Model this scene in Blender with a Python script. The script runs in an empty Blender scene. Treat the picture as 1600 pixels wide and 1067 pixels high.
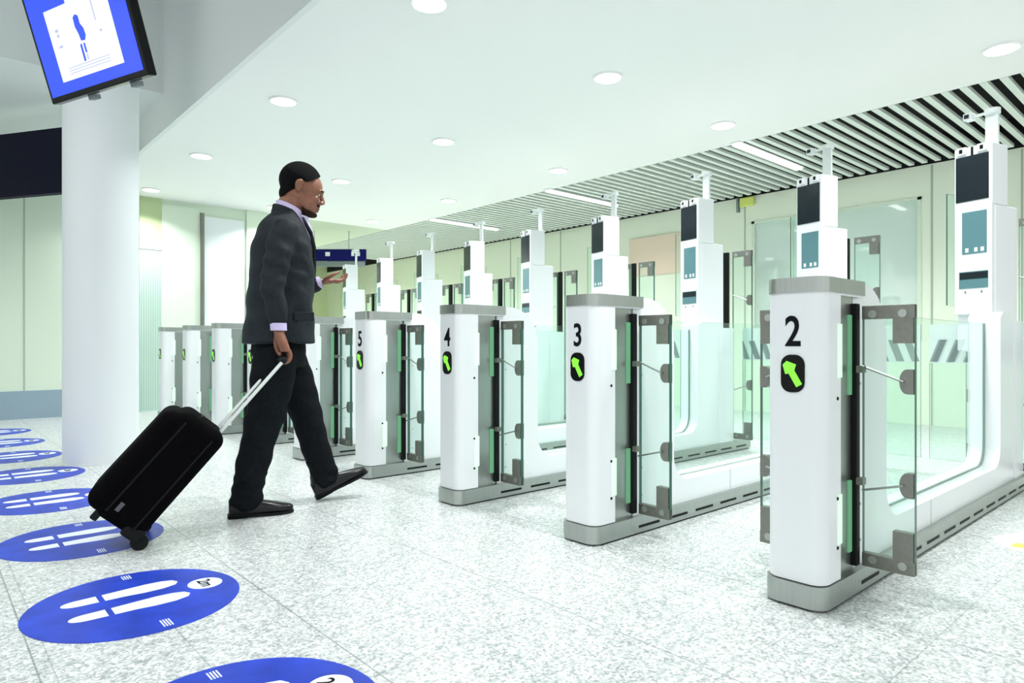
import bpy, bmesh, math, random
from mathutils import Vector, Matrix
random.seed(4)
S = bpy.context.scene
COL = S.collection
PI = math.pi
# ------------------------------------------------------------------ camera, world, exposure
cam_d = bpy.data.cameras.new('camera'); cam = bpy.data.objects.new('camera', cam_d); COL.objects.link(cam)
cam_d.sensor_width = 36; cam_d.lens = 36*1038/1600; cam_d.shift_y = 7.5/1600
cam.location = (0, 0, .87); cam.rotation_euler = (PI/2, 0, -math.atan2(.667, .745))
S.camera = cam
W = bpy.data.worlds.new('world'); S.world = W; W.use_nodes = True
W.node_tree.nodes['Background'].inputs[0].default_value = (.985, 1, .995, 1)
W.node_tree.nodes['Background'].inputs[1].default_value = 1.0
S.view_settings.view_transform = 'Standard'; S.view_settings.look = 'None'
S.view_settings.gamma = 1; S.view_settings.use_curve_mapping = False
S.view_settings.exposure = 0.36
S.cycles.transparent_max_bounces = 40
S.cycles.max_bounces = 8
CEIL_Z = 2.87
DOWN = [(x, y) for y in (1.13, 3.2, 5.27, 7.36, 9.38) for x in (2.22, 3.82, 5.42)]
def area(loc, size, power, rot=(0, 0, 0), sy=None, col=(.985, 1, .99), shape=None):
    l = bpy.data.lights.new('area_light', 'AREA'); l.energy = power; l.size = size; l.color = col
    l.shape = shape or ('RECTANGLE' if sy else 'DISK')
    if sy: l.size_y = sy
    l.spread = math.radians(130)
    o = bpy.data.objects.new('area_light', l); o.location = loc; o.rotation_euler = rot; COL.objects.link(o)
    return o
for x, y in DOWN: area((x, y, CEIL_Z-.03), .17, 17)
for y in (.79, 3.39, 6.0, 8.57): area((6.65, y, CEIL_Z-.05), 1.3, 22, sy=.07)
for y in (1.5, 4.2): area((-.6, y, 3.9), 1.6, 26, sy=1.2)  # added fill under the high lobby ceiling, no visible fitting
area((-1.2, 8.2, 3.15), 1.6, 22, sy=1.0)  # added fill for the low end of the lobby
area((6.2, 13.0, 2.8), 2.4, 150, sy=4)  # added unseen light that brightens the far hall and its end wall

# ------------------------------------------------------------------ materials
def mat(name, col, rough=.5, metal=0, spec=.5, emit=0, ecol=None, noise=0, nscale=30, bump=0, bscale=200, aniso=False, coat=0):
    m = bpy.data.materials.new(name); m.use_nodes = True
    nt = m.node_tree; b = nt.nodes['Principled BSDF']
    b.inputs['Base Color'].default_value = (*col, 1); b.inputs['Roughness'].default_value = rough
    b.inputs['Metallic'].default_value = metal; b.inputs['Specular IOR Level'].default_value = spec
    b.inputs['Coat Weight'].default_value = coat
    if emit:
        b.inputs['Emission Color'].default_value = (*(ecol or col), 1); b.inputs['Emission Strength'].default_value = emit
    tc = nt.nodes.new('ShaderNodeTexCoord')
    if noise:
        n = nt.nodes.new('ShaderNodeTexNoise'); n.inputs['Scale'].default_value = nscale; n.inputs['Detail'].default_value = 4
        mp = nt.nodes.new('ShaderNodeMapping')
        if aniso: mp.inputs['Scale'].default_value = (1, 1, .04)
        nt.links.new(tc.outputs['Object'], mp.inputs[0]); nt.links.new(mp.outputs[0], n.inputs['Vector'])
        mr = nt.nodes.new('ShaderNodeMapRange'); mr.inputs['From Min'].default_value = .3; mr.inputs['From Max'].default_value = .7
        mr.inputs['To Min'].default_value = 1-noise; mr.inputs['To Max'].default_value = 1+noise
        nt.links.new(n.outputs['Fac'], mr.inputs['Value'])
        mx = nt.nodes.new('ShaderNodeVectorMath'); mx.operation = 'SCALE'; mx.inputs[0].default_value = col
        nt.links.new(mr.outputs[0], mx.inputs['Scale']); nt.links.new(mx.outputs[0], b.inputs['Base Color'])
    if bump:
        n = nt.nodes.new('ShaderNodeTexNoise'); n.inputs['Scale'].default_value = bscale; n.inputs['Detail'].default_value = 3
        nt.links.new(tc.outputs['Object'], n.inputs['Vector'])
        bp = nt.nodes.new('ShaderNodeBump'); bp.inputs['Strength'].default_value = bump; bp.inputs['Distance'].default_value = .01
        nt.links.new(n.outputs['Fac'], bp.inputs['Height']); nt.links.new(bp.outputs[0], b.inputs['Normal'])
    return m
def glass_mat(name, tint, glare=.05, refl=1.0):
    # tint, painted glare haze and reflection act once per pane, on the side the light enters
    m = bpy.data.materials.new(name); m.use_nodes = True; nt = m.node_tree; nt.nodes.clear()
    o = nt.nodes.new('ShaderNodeOutputMaterial'); t = nt.nodes.new('ShaderNodeBsdfTransparent'); t.inputs[0].default_value = (*tint, 1)
    g = nt.nodes.new('ShaderNodeBsdfGlossy'); g.inputs['Roughness'].default_value = .02; g.inputs[0].default_value = (.95, 1, .98, 1)
    d = nt.nodes.new('ShaderNodeBsdfDiffuse'); d.inputs[0].default_value = (.72, .95, .85, 1)  # pale diffuse mixed in, stands for the glare washing over the panes
    fr = nt.nodes.new('ShaderNodeFresnel'); fr.inputs['IOR'].default_value = 1.45
    ml = nt.nodes.new('ShaderNodeMath'); ml.operation = 'MULTIPLY'; ml.inputs[1].default_value = refl
    nt.links.new(fr.outputs[0], ml.inputs[0])
    gm = nt.nodes.new('ShaderNodeNewGeometry'); ff = nt.nodes.new('ShaderNodeMath'); ff.operation = 'SUBTRACT'; ff.inputs[0].default_value = 1.0
    nt.links.new(gm.outputs['Backfacing'], ff.inputs[1])
    m3 = nt.nodes.new('ShaderNodeMath'); m3.operation = 'MULTIPLY'; nt.links.new(ml.outputs[0], m3.inputs[0]); nt.links.new(ff.outputs[0], m3.inputs[1])
    m4 = nt.nodes.new('ShaderNodeMath'); m4.operation = 'MULTIPLY'; m4.inputs[0].default_value = glare; nt.links.new(ff.outputs[0], m4.inputs[1])
    mc = nt.nodes.new('ShaderNodeMix'); mc.data_type = 'RGBA'; nt.links.new(ff.outputs[0], mc.inputs[0]); mc.inputs[6].default_value = (1, 1, 1, 1); mc.inputs[7].default_value = (*tint, 1)
    nt.links.new(mc.outputs[2], t.inputs[0])
    m1 = nt.nodes.new('ShaderNodeMixShader'); nt.links.new(m4.outputs[0], m1.inputs[0])
    nt.links.new(t.outputs[0], m1.inputs[1]); nt.links.new(d.outputs[0], m1.inputs[2])
    m2 = nt.nodes.new('ShaderNodeMixShader'); nt.links.new(m3.outputs[0], m2.inputs[0])
    nt.links.new(m1.outputs[0], m2.inputs[1]); nt.links.new(g.outputs[0], m2.inputs[2]); nt.links.new(m2.outputs[0], o.inputs[0])
    return m
M = {}
M['white'] = mat('white_gloss_panel', (.83, .86, .88), .28)
M['ceiling'] = mat('white_ceiling_paint', (.90, .91, .90), .8)
M['fascia'] = mat('white_bulkhead_paint', (.80, .84, .83), .7)
M['lobby'] = mat('lobby_ceiling_paint', (.76, .81, .80), .7, bump=.05, bscale=2)
M['farceil'] = mat('sage_metal_ceiling', (.58, .66, .52), .6)
M['slat'] = mat('pale_sage_metal_slat', (.76, .83, .77), .45)
M['void'] = mat('black_ceiling_void', (.004, .005, .005), .9)
M['steel'] = mat('brushed_steel', (.40, .43, .41), .34, metal=.9, noise=.05, nscale=120, aniso=True)
M['steel_dark'] = mat('dark_brushed_steel', (.22, .225, .20), .38, metal=.8, noise=.06, nscale=60)
M['black'] = mat('black_rubber', (.006, .008, .008), .5, spec=.15)
M['blackg'] = mat('black_gloss_plastic', (.003, .004, .004), .2, spec=.15)
M['digit'] = mat('black_vinyl_number', (.005, .007, .01), .6, spec=.1)
M['arrow'] = mat('green_arrow_light', (.1, .4, .02), .5, emit=.8, ecol=(.22, .76, .05))
M['led'] = mat('green_edge_light', (.5, .9, .55), .5, emit=.7, ecol=(.46, .80, .48))
M['green_glow'] = mat('deep_green_recess_glow', (.10, .25, .14), .5, emit=.35, ecol=(.16, .46, .25))  # emission paints the green glow caught inside the recess
M['glass'] = glass_mat('green_clear_glass', (.86, .965, .925), .045)
M['glass_edge'] = mat('green_glass_edge', (.05, .13, .10), .3, spec=.2)
M['frost'] = mat('white_frosted_band', (.80, .88, .86), .5)
M['stripe'] = mat('grey_warning_stripe', (.20, .24, .25), .6)
M['screen'] = mat('dark_switched_off_screen', (.012, .02, .026), .12, spec=.35)
M['teal'] = mat('teal_tinted_window', (.11, .24, .27), .12, spec=.5)
M['white_col'] = mat('white_column_paint', (.74, .78, .80), .6, bump=.02, bscale=4)
M['wall'] = mat('pale_green_wall_panel', (.72, .82, .68), .45)
M['wallback'] = mat('cream_green_back_wall', (.84, .91, .76), .45)
M['seam'] = mat('grey_green_panel_joint', (.42, .50, .42), .6)
M['olive'] = mat('olive_wall_panel', (.50, .60, .33), .5)
M['endwall'] = mat('light_olive_end_wall', (.66, .76, .46), .5)
M['kick'] = mat('blue_grey_kick_panel', (.28, .38, .46), .5)
M['mint'] = mat('mint_glass_door', (.55, .74, .66), .15)
M['whitepanel'] = mat('bright_white_panel', (.84, .88, .90), .3)
M['pinkband'] = mat('pale_pink_band', (.85, .72, .65), .5)
M['orange'] = mat('pale_peach_board', (.86, .70, .56), .6)
M['yellow'] = mat('yellow_green_sign', (.72, .80, .20), .5)
M['navy'] = mat('navy_blue_sign_face', (.002, .003, .016), .6, spec=.15)
M['navy2'] = mat('dark_blue_hanging_sign', (.003, .005, .11), .5, spec=.15)
M['signwhite'] = mat('white_sign_lettering', (.8, .82, .9), .4)
M['lamp'] = mat('glowing_white_diffuser', (1, 1, 1), .5, emit=3.0, ecol=(.97, 1, .99))
M['lamp2'] = mat('glowing_linear_tube', (1, 1, 1), .5, emit=2.5, ecol=(.97, 1, .98))
M['scr_blue'] = mat('screen_blue', (.0, .0, .0), .2, emit=1.0, ecol=(.022, .07, .88))
M['scr_white'] = mat('screen_white', (0, 0, 0), .2, emit=1.0, ecol=(.74, .80, .96))
M['scr_grey'] = mat('screen_grey_marks', (0, 0, 0), .2, emit=1.0, ecol=(.40, .44, .62))
M['stick_blue'] = mat('blue_floor_vinyl', (.018, .050, .46), .4, spec=.25, noise=.25, nscale=8)
M['stick_white'] = mat('white_floor_vinyl', (.80, .86, .90), .4)
M['stick_yellow'] = mat('yellow_floor_vinyl', (.80, .80, .10), .4)
M['skin'] = mat('warm_brown_skin', (.24, .095, .055), .45, noise=.12, nscale=25)
M['lip'] = mat('dark_rose_lips', (.16, .045, .04), .4)
M['hair'] = mat('short_black_hair', (.004, .004, .005), .8, spec=.12, bump=1.0, bscale=500)
M['beard'] = mat('short_dark_beard', (.045, .021, .015), .8, spec=.15, bump=1.0, bscale=500)
M['suit'] = mat('charcoal_suit_wool', (.011, .0155, .021), .7, spec=.22, noise=.2, nscale=60, bump=.35, bscale=14)
M['trouser'] = mat('charcoal_trouser_wool', (.006, .008, .010), .8, spec=.08, noise=.2, nscale=60, bump=.3, bscale=12)
M['shirt'] = mat('lilac_white_shirt', (.60, .52, .78), .7)
M['shoe'] = mat('black_polished_leather', (.004, .004, .006), .25, spec=.35)
M['case'] = mat('black_suitcase_fabric', (.0015, .0015, .002), .85, spec=.05, bump=.3, bscale=400)
M['case_trim'] = mat('black_suitcase_piping', (.004, .004, .005), .5, spec=.15)
M['rod'] = mat('pale_aluminium_tube', (.72, .76, .75), .3, metal=.5)
M['tag'] = mat('grey_label_plate', (.10, .10, .11), .4, metal=.5)
M['eye'] = mat('eye_white', (.35, .32, .29), .3); M['iris'] = mat('dark_brown_iris', (.02, .01, .006), .2)
M['winglass'] = mat('pale_reflective_window', (.62, .76, .69), .04, spec=1.0, coat=1.0)
# floor: speckled pale granite tiles with fine joints
def floor_mat():
    m = bpy.data.materials.new('speckled_granite_tiles'); m.use_nodes = True; nt = m.node_tree; N = nt.nodes; L = nt.links
    b = N['Principled BSDF']; tc = N.new('ShaderNodeTexCoord')
    v = N.new('ShaderNodeTexVoronoi'); v.inputs['Scale'].default_value = 130; L.new(tc.outputs['Object'], v.inputs['Vector'])
    sp = N.new('ShaderNodeSeparateColor'); L.new(v.outputs['Color'], sp.inputs[0])
    r = N.new('ShaderNodeValToRGB'); e = r.color_ramp.elements
    e[0].position = .0; e[0].color = (.30, .335, .34, 1); e[1].position = 1; e[1].color = (.80, .825, .815, 1)
    a = e.new(.30); a.color = (.49, .52, .52, 1); a = e.new(.6); a.color = (.62, .65, .645, 1)
    L.new(sp.outputs[0], r.inputs[0])
    n = N.new('ShaderNodeTexNoise'); n.inputs['Scale'].default_value = 30; n.inputs['Detail'].default_value = 5; L.new(tc.outputs['Object'], n.inputs['Vector'])
    mr = N.new('ShaderNodeMapRange'); mr.inputs['From Min'].default_value = .3; mr.inputs['From Max'].default_value = .7; mr.inputs['To Min'].default_value = .82; mr.inputs['To Max'].default_value = 1.12
    L.new(n.outputs['Fac'], mr.inputs[0])
    mu = N.new('ShaderNodeVectorMath'); mu.operation = 'SCALE'; L.new(r.outputs[0], mu.inputs[0]); L.new(mr.outputs[0], mu.inputs['Scale'])
    sx = N.new('ShaderNodeSeparateXYZ'); L.new(tc.outputs['Object'], sx.inputs[0])
    def joint(sock, off, pitch, w):
        s1 = N.new('ShaderNodeMath'); s1.operation = 'SUBTRACT'; L.new(sock, s1.inputs[0]); s1.inputs[1].default_value = off-pitch*100
        md = N.new('ShaderNodeMath'); md.operation = 'MODULO'; L.new(s1.outputs[0], md.inputs[0]); md.inputs[1].default_value = pitch
        lt = N.new('ShaderNodeMath'); lt.operation = 'LESS_THAN'; L.new(md.outputs[0], lt.inputs[0]); lt.inputs[1].default_value = w
        return lt.outputs[0]
    def mulmax(a_, b_, fa, fb):
        p = N.new('ShaderNodeMath'); p.operation = 'MULTIPLY'; L.new(a_, p.inputs[0]); p.inputs[1].default_value = fa
        q = N.new('ShaderNodeMath'); q.operation = 'MULTIPLY'; L.new(b_, q.inputs[0]); q.inputs[1].default_value = fb
        mx = N.new('ShaderNodeMath'); mx.operation = 'MAXIMUM'; L.new(p.outputs[0], mx.inputs[0]); L.new(q.outputs[0], mx.inputs[1]); return mx.outputs[0]
    j1 = mulmax(joint(sx.outputs[0], .912, .32, .003), joint(sx.outputs[1], 1.24, .305, .003), .52, .48)
    j2 = joint(sx.outputs[0], .912-.676, .676, .005)
    p = N.new('ShaderNodeMath'); p.operation = 'MULTIPLY'; L.new(j2, p.inputs[0]); p.inputs[1].default_value = .65
    mm = N.new('ShaderNodeMath'); mm.operation = 'MAXIMUM'; L.new(j1, mm.inputs[0]); L.new(p.outputs[0], mm.inputs[1])
    mix = N.new('ShaderNodeMix'); mix.data_type = 'RGBA'; L.new(mm.outputs[0], mix.inputs[0]); L.new(mu.outputs[0], mix.inputs[6]); mix.inputs[7].default_value = (.14, .17, .17, 1)
    L.new(mix.outputs[2], b.inputs['Base Color']); b.inputs['Roughness'].default_value = .28
    return m
M['floor'] = floor_mat()

# ------------------------------------------------------------------ helpers
def link(name, me, parent=None, mats=(), smooth=False):
    if isinstance(me, bmesh.types.BMesh):
        bm = me; bmesh.ops.recalc_face_normals(bm, faces=bm.faces[:]); me = bpy.data.meshes.new(name); bm.to_mesh(me); bm.free()
    if len(me.materials): me.materials.clear()
    for m in (mats if isinstance(mats, (list, tuple)) else [mats]): me.materials.append(m)
    o = bpy.data.objects.new(name, me); COL.objects.link(o)
    if parent: o.parent = parent
    if smooth:
        for p in me.polygons: p.use_smooth = True
        if smooth != True: me.set_sharp_from_angle(angle=smooth)
    return o
def link_split(name, bm, parent, mats, smooth=False):
    """every loose piece of bm becomes an object of its own"""
    bm.normal_update(); left = set(bm.verts); out = []
    while left:
        st = [left.pop()]; isl = {st[0]}
        while st:
            v = st.pop()
            for e in v.link_edges:
                w = e.other_vert(v)
                if w not in isl: isl.add(w); left.discard(w); st.append(w)
        nb = bmesh.new(); mp = {v: nb.verts.new(v.co) for v in isl}
        for f in {f for v in isl for f in v.link_faces}:
            nf = nb.faces.new([mp[v] for v in f.verts]); nf.material_index = f.material_index
        out.append(link(name, nb, parent, mats, smooth))
    bm.free(); return out
def tag(o, label, cat, group=None, kind=None):
    o['label'] = label; o['category'] = cat
    if group: o['group'] = group
    if kind: o['kind'] = kind
    return o
def empty(name, loc=(0, 0, 0), rz=0):
    o = bpy.data.objects.new(name, None); o.location = loc; o.rotation_euler = (0, 0, rz); o.empty_display_size = .1; COL.objects.link(o); return o
def struct(name, me, m, smooth=False):
    o = link(name, me, None, m, smooth); o['kind'] = 'structure'; return o
def box(bm, x0, x1, y0, y1, z0, z1, mi=0, bev=0, seg=2):
    r = bmesh.ops.create_cube(bm, size=1)
    vs = r['verts']
    for v in vs: v.co = Vector(((x0+x1)/2+v.co.x*(x1-x0), (y0+y1)/2+v.co.y*(y1-y0), (z0+z1)/2+v.co.z*(z1-z0)))
    fs = {f for v in vs for f in v.link_faces}
    for f in fs: f.material_index = mi
    if bev:
        es = {e for v in vs for e in v.link_edges}
        bmesh.ops.bevel(bm, geom=list(es), offset=bev, segments=seg, affect='EDGES', profile=.5)
    return vs
def bx(*a, **k):
    bm = bmesh.new(); box(bm, *a, **k); return bm
def prism(bm, pts, axis, a0, a1, mi=0):
    """extrude polygon pts (2D) along axis from a0 to a1; axis 'z': pts=(x,y); 'y': pts=(x,z); 'x': pts=(y,z)"""
    def P(p, a):
        return {'z': (p[0], p[1], a), 'y': (p[0], a, p[1]), 'x': (a, p[0], p[1])}[axis]
    lo = [bm.verts.new(P(p, a0)) for p in pts]; hi = [bm.verts.new(P(p, a1)) for p in pts]
    f = [bm.faces.new(lo), bm.faces.new(hi[::-1])]
    n = len(pts)
    for i in range(n): f.append(bm.faces.new((lo[i], lo[(i+1) % n], hi[(i+1) % n], hi[i])))
    for q in f: q.material_index = mi
    return f
def arc(cx, cy, r, a0, a1, n=8):
    return [(cx+r*math.cos(math.radians(a0+(a1-a0)*i/n)), cy+r*math.sin(math.radians(a0+(a1-a0)*i/n))) for i in range(n+1)]
def rrect(x0, x1, y0, y1, r, n=5):
    return arc(x1-r, y1-r, r, 0, 90, n)+arc(x0+r, y1-r, r, 90, 180, n)+arc(x0+r, y0+r, r, 180, 270, n)+arc(x1-r, y0+r, r, 270, 360, n)
def tube(bm, pts, r, n=10, caps=True, mi=0):
    pts = [Vector(p) for p in pts]; rs = r if isinstance(r, (list, tuple)) else [r]*len(pts)
    up = None; rings = []
    for i, p in enumerate(pts):
        t = (pts[min(i+1, len(pts)-1)]-pts[max(i-1, 0)]).normalized()
        if up is None:
            up = Vector((0, 0, 1)) if abs(t.z) < .9 else Vector((1, 0, 0))
        u = (up-t*up.dot(t)).normalized(); up = u; w = t.cross(u)
        rings.append([bm.verts.new(p+(u*math.cos(2*PI*k/n)+w*math.sin(2*PI*k/n))*rs[i]) for k in range(n)])
    for a, b in zip(rings, rings[1:]):
        for k in range(n): bm.faces.new((a[k], a[(k+1) % n], b[(k+1) % n], b[k])).material_index = mi
    if caps: bm.faces.new(rings[0][::-1]); bm.faces.new(rings[-1])
def cyl(bm, c, r, z0, z1, n=24, mi=0): return prism(bm, arc(c[0], c[1], r, 0, 360-360/n, n-1), 'z', z0, z1, mi)
def loft(bm, rings, n=24, p=2.0):
    """rings: (centre, half_a along dir u, half_b along dir v, u, v) closed with caps"""
    R = []
    for c, a, b, u, v in rings:
        c = Vector(c); u = Vector(u); v = Vector(v); ring = []
        for k in range(n):
            t = 2*PI*k/n; ct, st = math.cos(t), math.sin(t)
            ring.append(bm.verts.new(c+u*a*math.copysign(abs(ct)**(2/p), ct)+v*b*math.copysign(abs(st)**(2/p), st)))
        R.append(ring)
    for A, B in zip(R, R[1:]):
        for k in range(n): bm.faces.new((A[k], A[(k+1) % n], B[(k+1) % n], B[k]))
    bm.faces.new(R[0][::-1]); bm.faces.new(R[-1])
def ell(bm, c, r, rot=None, seg=24):
    q = bmesh.ops.create_uvsphere(bm, u_segments=seg, v_segments=seg//2+2, radius=1)
    m = Matrix.Translation(c) @ (rot or Matrix.Identity(4)) @ Matrix.Diagonal((*r, 1))
    for v in q['verts']: v.co = m @ v.co
def spline(P, per=6):
    """Catmull-Rom over tuples of floats"""
    out = []
    for i in range(len(P)-1):
        p0, p1, p2, p3 = P[max(i-1, 0)], P[i], P[i+1], P[min(i+2, len(P)-1)]
        for k in range(per):
            t = k/per
            out.append(tuple(.5*((2*b)+(-a+c)*t+(2*a-5*b+4*c-d)*t*t+(-a+3*b-3*c+d)*t**3) for a, b, c, d in zip(p0, p1, p2, p3)))
    out.append(tuple(P[-1])); return out
def limb(bm, P, n=18, per=5):
    """P: (x,y,z,r) joints; round tube with rounded ends"""
    Q = spline(P, per); pts = [Vector(q[:3]) for q in Q]; r = [q[3] for q in Q]
    a = pts[0]+(pts[0]-pts[1]).normalized()*r[0]*.6; b = pts[-1]+(pts[-1]-pts[-2]).normalized()*r[-1]*.6
    tube(bm, [a]+pts+[b], [r[0]*.55]+r+[r[-1]*.55], n)
def remesh(bm, name, voxel, smooth_it=4, fac=.5):
    bmesh.ops.recalc_face_normals(bm, faces=bm.faces[:])
    me = bpy.data.meshes.new(name); bm.to_mesh(me); bm.free()
    o = bpy.data.objects.new(name, me); COL.objects.link(o)
    r = o.modifiers.new('r', 'REMESH'); r.mode = 'VOXEL'; r.voxel_size = voxel
    s = o.modifiers.new('s', 'SMOOTH'); s.factor = fac; s.iterations = smooth_it
    dg = bpy.context.evaluated_depsgraph_get(); dg.update()
    out = bpy.data.meshes.new_from_object(o.evaluated_get(dg)); bpy.data.objects.remove(o); out.name = name
    return out
def text_mesh(s, size, extrude, bold=0.0, xs=1.0):
    c = bpy.data.curves.new('t', 'FONT'); c.body = s; c.size = size; c.extrude = extrude; c.offset = bold
    c.align_x = 'CENTER'; c.align_y = 'CENTER'; c.resolution_u = 4
    o = bpy.data.objects.new('t', c); COL.objects.link(o)
    dg = bpy.context.evaluated_depsgraph_get(); dg.update()
    me = bpy.data.meshes.new_from_object(o.evaluated_get(dg)); bpy.data.objects.remove(o)
    for v in me.vertices: v.co.x *= xs
    return me
def xform(me, m):
    me.transform(m); return me
def copy_tree(o, parent=None):
    c = o.copy(); COL.objects.link(c); c.parent = parent
    for ch in list(o.children): copy_tree(ch, c)
    return c

# ------------------------------------------------------------------ the setting
struct('floor', bx(-9, 9.5, -4, 17, -.12, 0), M['floor'])
# white ceiling over the gates and its bulkhead face
struct('ceiling', bx(1.74, 6.02, -4, 9.95, CEIL_Z, CEIL_Z+.10), M['ceiling'])
struct('ceiling_fascia', bx(1.70, 1.74, -4, 9.95, CEIL_Z, 4.15), M['fascia'])
bm = bmesh.new(); box(bm, -9, 1.70, -4, 6.75, 4.05, 4.15); struct('ceiling_lobby', bm, M['lobby'])
bm = bmesh.new(); box(bm, -9, 1.70, 6.78, 9.95, 3.21, 3.31); box(bm, -9, 1.70, 6.75, 6.78, 3.21, 4.15)
struct('ceiling_lobby_low', bm, M['lobby'])
struct('ceiling_far_hall', bx(-2, 6.02, 9.95, 17, CEIL_Z+.002, CEIL_Z+.1), M['farceil'])
# slatted ceiling: pale blades under a black void
bm = bmesh.new(); y = -3.9
while y < 13.6:
    box(bm, 6.03, 8.20, y, y+.052, CEIL_Z, CEIL_Z+.032); y += .128
struct('ceiling_slats', bm, M['slat'])
bm = bmesh.new(); box(bm, 6.02, 8.30, -4, 17, CEIL_Z+.32, CEIL_Z+.36); box(bm, 6.005, 6.02, -4, 17, CEIL_Z+.10, CEIL_Z+.34); box(bm, 8.295, 8.42, -4, 17, 2.876, CEIL_Z+.33)
struct('ceiling_void', bm, M['void'])
# back wall, panelled, with a long reflective window
bm = bmesh.new()
box(bm, 8.30, 8.42, -4, 2.46, 0, 2.875); box(bm, 8.30, 8.42, 4.47, 17, 0, 2.875)
box(bm, 8.30, 8.42, 2.46, 4.47, 2.53, 2.875); box(bm, 8.30, 8.42, 2.46, 4.47, 0, .95)
struct('wall_back', bm, M['wallback'])
bm = bmesh.new()
for y in (1.55, 2.35, 4.56, 5.35, 6.75, 8.0, 9.3, 10.6, 12): box(bm, 8.294, 8.30, y, y+.018, 0, 2.86)
struct('trim_1', bm, M['seam'])
w = struct('window_1', bx(8.33, 8.35, 2.46, 4.47, .95, 2.53), M['winglass'])
bm = bmesh.new()
for y in (2.46, 4.43): box(bm, 8.29, 8.36, y, y+.04, .95, 2.53)
box(bm, 8.29, 8.36, 2.46, 4.47, 2.50, 2.53); box(bm, 8.29, 8.36, 2.46, 4.47, .93, .97); box(bm, 8.30, 8.35, 3.92, 3.94, .97, 2.5)
f = link('window_frame', bm, w, M['wall'])
# end wall of the gate hall with its doorway and panels
bm = bmesh.new(); box(bm, -9, 2.19, 9.85, 9.97, 0, 3.25); box(bm, 3.60, 3.90, 9.85, 9.97, 0, 2.87); box(bm, 2.19, 3.6, 9.90, 9.97, 0, 2.87)
struct('wall_far', bm, M['wall'])
bm = bmesh.new()
for x in (-3.0, -1.7, -.4, .95, ): box(bm, x, x+.014, 9.845, 9.85, .33, 3.2)
struct('trim_2', bm, M['seam'])
struct('baseboard_far', bx(-9, 2.19, 9.82, 9.85, 0, .335), M['kick'])
d = struct('door_1', bx(2.20, 2.47, 9.87, 9.90, 0, 2.17), M['mint'])
link('door_header', bx(2.20, 2.47, 9.86, 9.90, 2.17, 2.31), d, M['pinkband']); link('door_transom', bx(2.20, 2.47, 9.875, 9.90, 2.31, 2.87), d, M['olive'])
bm = bmesh.new()
for k in range(9): box(bm, 2.22+k*.028, 2.226+k*.028, 9.866, 9.87, .02, 2.15)
link('door_ribs', bm, d, M['seam'])
struct('trim_3', bx(2.47, 2.96, 9.87, 9.90, 0, 2.8), M['wall'])
struct('trim_4', bx(2.96, 3.005, 9.83, 9.90, 0, 2.74), M['steel_dark'])
struct('trim_5', bx(3.005, 3.57, 9.86, 9.90, 0, 2.70), M['whitepanel'])
struct('wall_hall_end', bx(3, 8.4, 16.8, 17, 0, 3.2), M['endwall'])
struct('wall_hall_side', bx(3.9, 3.98, 9.97, 16.8, 0, 3.0), M['endwall'])
bm = bmesh.new(); cyl(bm, (1.045, 5.85), .25, 0, 4.05, 64)
p = struct('column', bm, M['white_col'], .6)
bm = bmesh.new(); cyl(bm, (1.045, 5.85), .255, 0, .012, 64)

# ------------------------------------------------------------------ lights in the ceilings
rows = {2.22: 'bulkhead side', 3.82: 'middle', 5.42: 'slatted side'}
ordn = {1.13: 'nearest', 3.2: 'second nearest', 5.27: 'third nearest', 7.36: 'fourth nearest', 9.38: 'farthest'}
base = None
for x, y in DOWN:
    if base is None:
        base = empty('ceiling_light')
        bm = bmesh.new(); cyl(bm, (0, 0), .098, -.012, -.004, 32); link('diffuser', bm, base, M['lamp'])
        bm = bmesh.new(); n = 40
        for k in range(n):
            a0, a1 = 2*PI*k/n, 2*PI*(k+1)/n; q = []
            prism(bm, [(.112*math.cos(a0), .112*math.sin(a0)), (.112*math.cos(a1), .112*math.sin(a1)), (.098*math.cos(a1), .098*math.sin(a1)), (.098*math.cos(a0), .098*math.sin(a0))], 'z', -.014, 0)
        bmesh.ops.remove_doubles(bm, verts=bm.verts[:], dist=1e-5)
        link('trim_ring', bm, base, M['ceiling']); o = base
    else: o = copy_tree(base)
    o.location = (x, y, CEIL_Z)
    tag(o, f'round recessed ceiling light, {ordn[y]} in the {rows[x]} row', 'ceiling light', 'round lights in the white ceiling')
base = None
for y, nm in ((3.39, 'nearest in view on the right'), (6.0, 'in the middle of the slatted ceiling'), (8.57, 'farthest along the slatted ceiling')):
    if base is None:
        base = empty('linear_light')
        link('tube', bx(-.68, .68, -.035, .035, -.03, -.012), base, M['lamp2'])
        link('housing', bx(-.70, .70, -.055, .055, -.012, .0), base, M['white']); o = base
    else: o = copy_tree(base)
    o.location = (6.66, y, CEIL_Z-.001)
    tag(o, f'long white strip light across the slats, {nm}', 'strip light', 'strip lights in the slatted ceiling')

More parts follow.
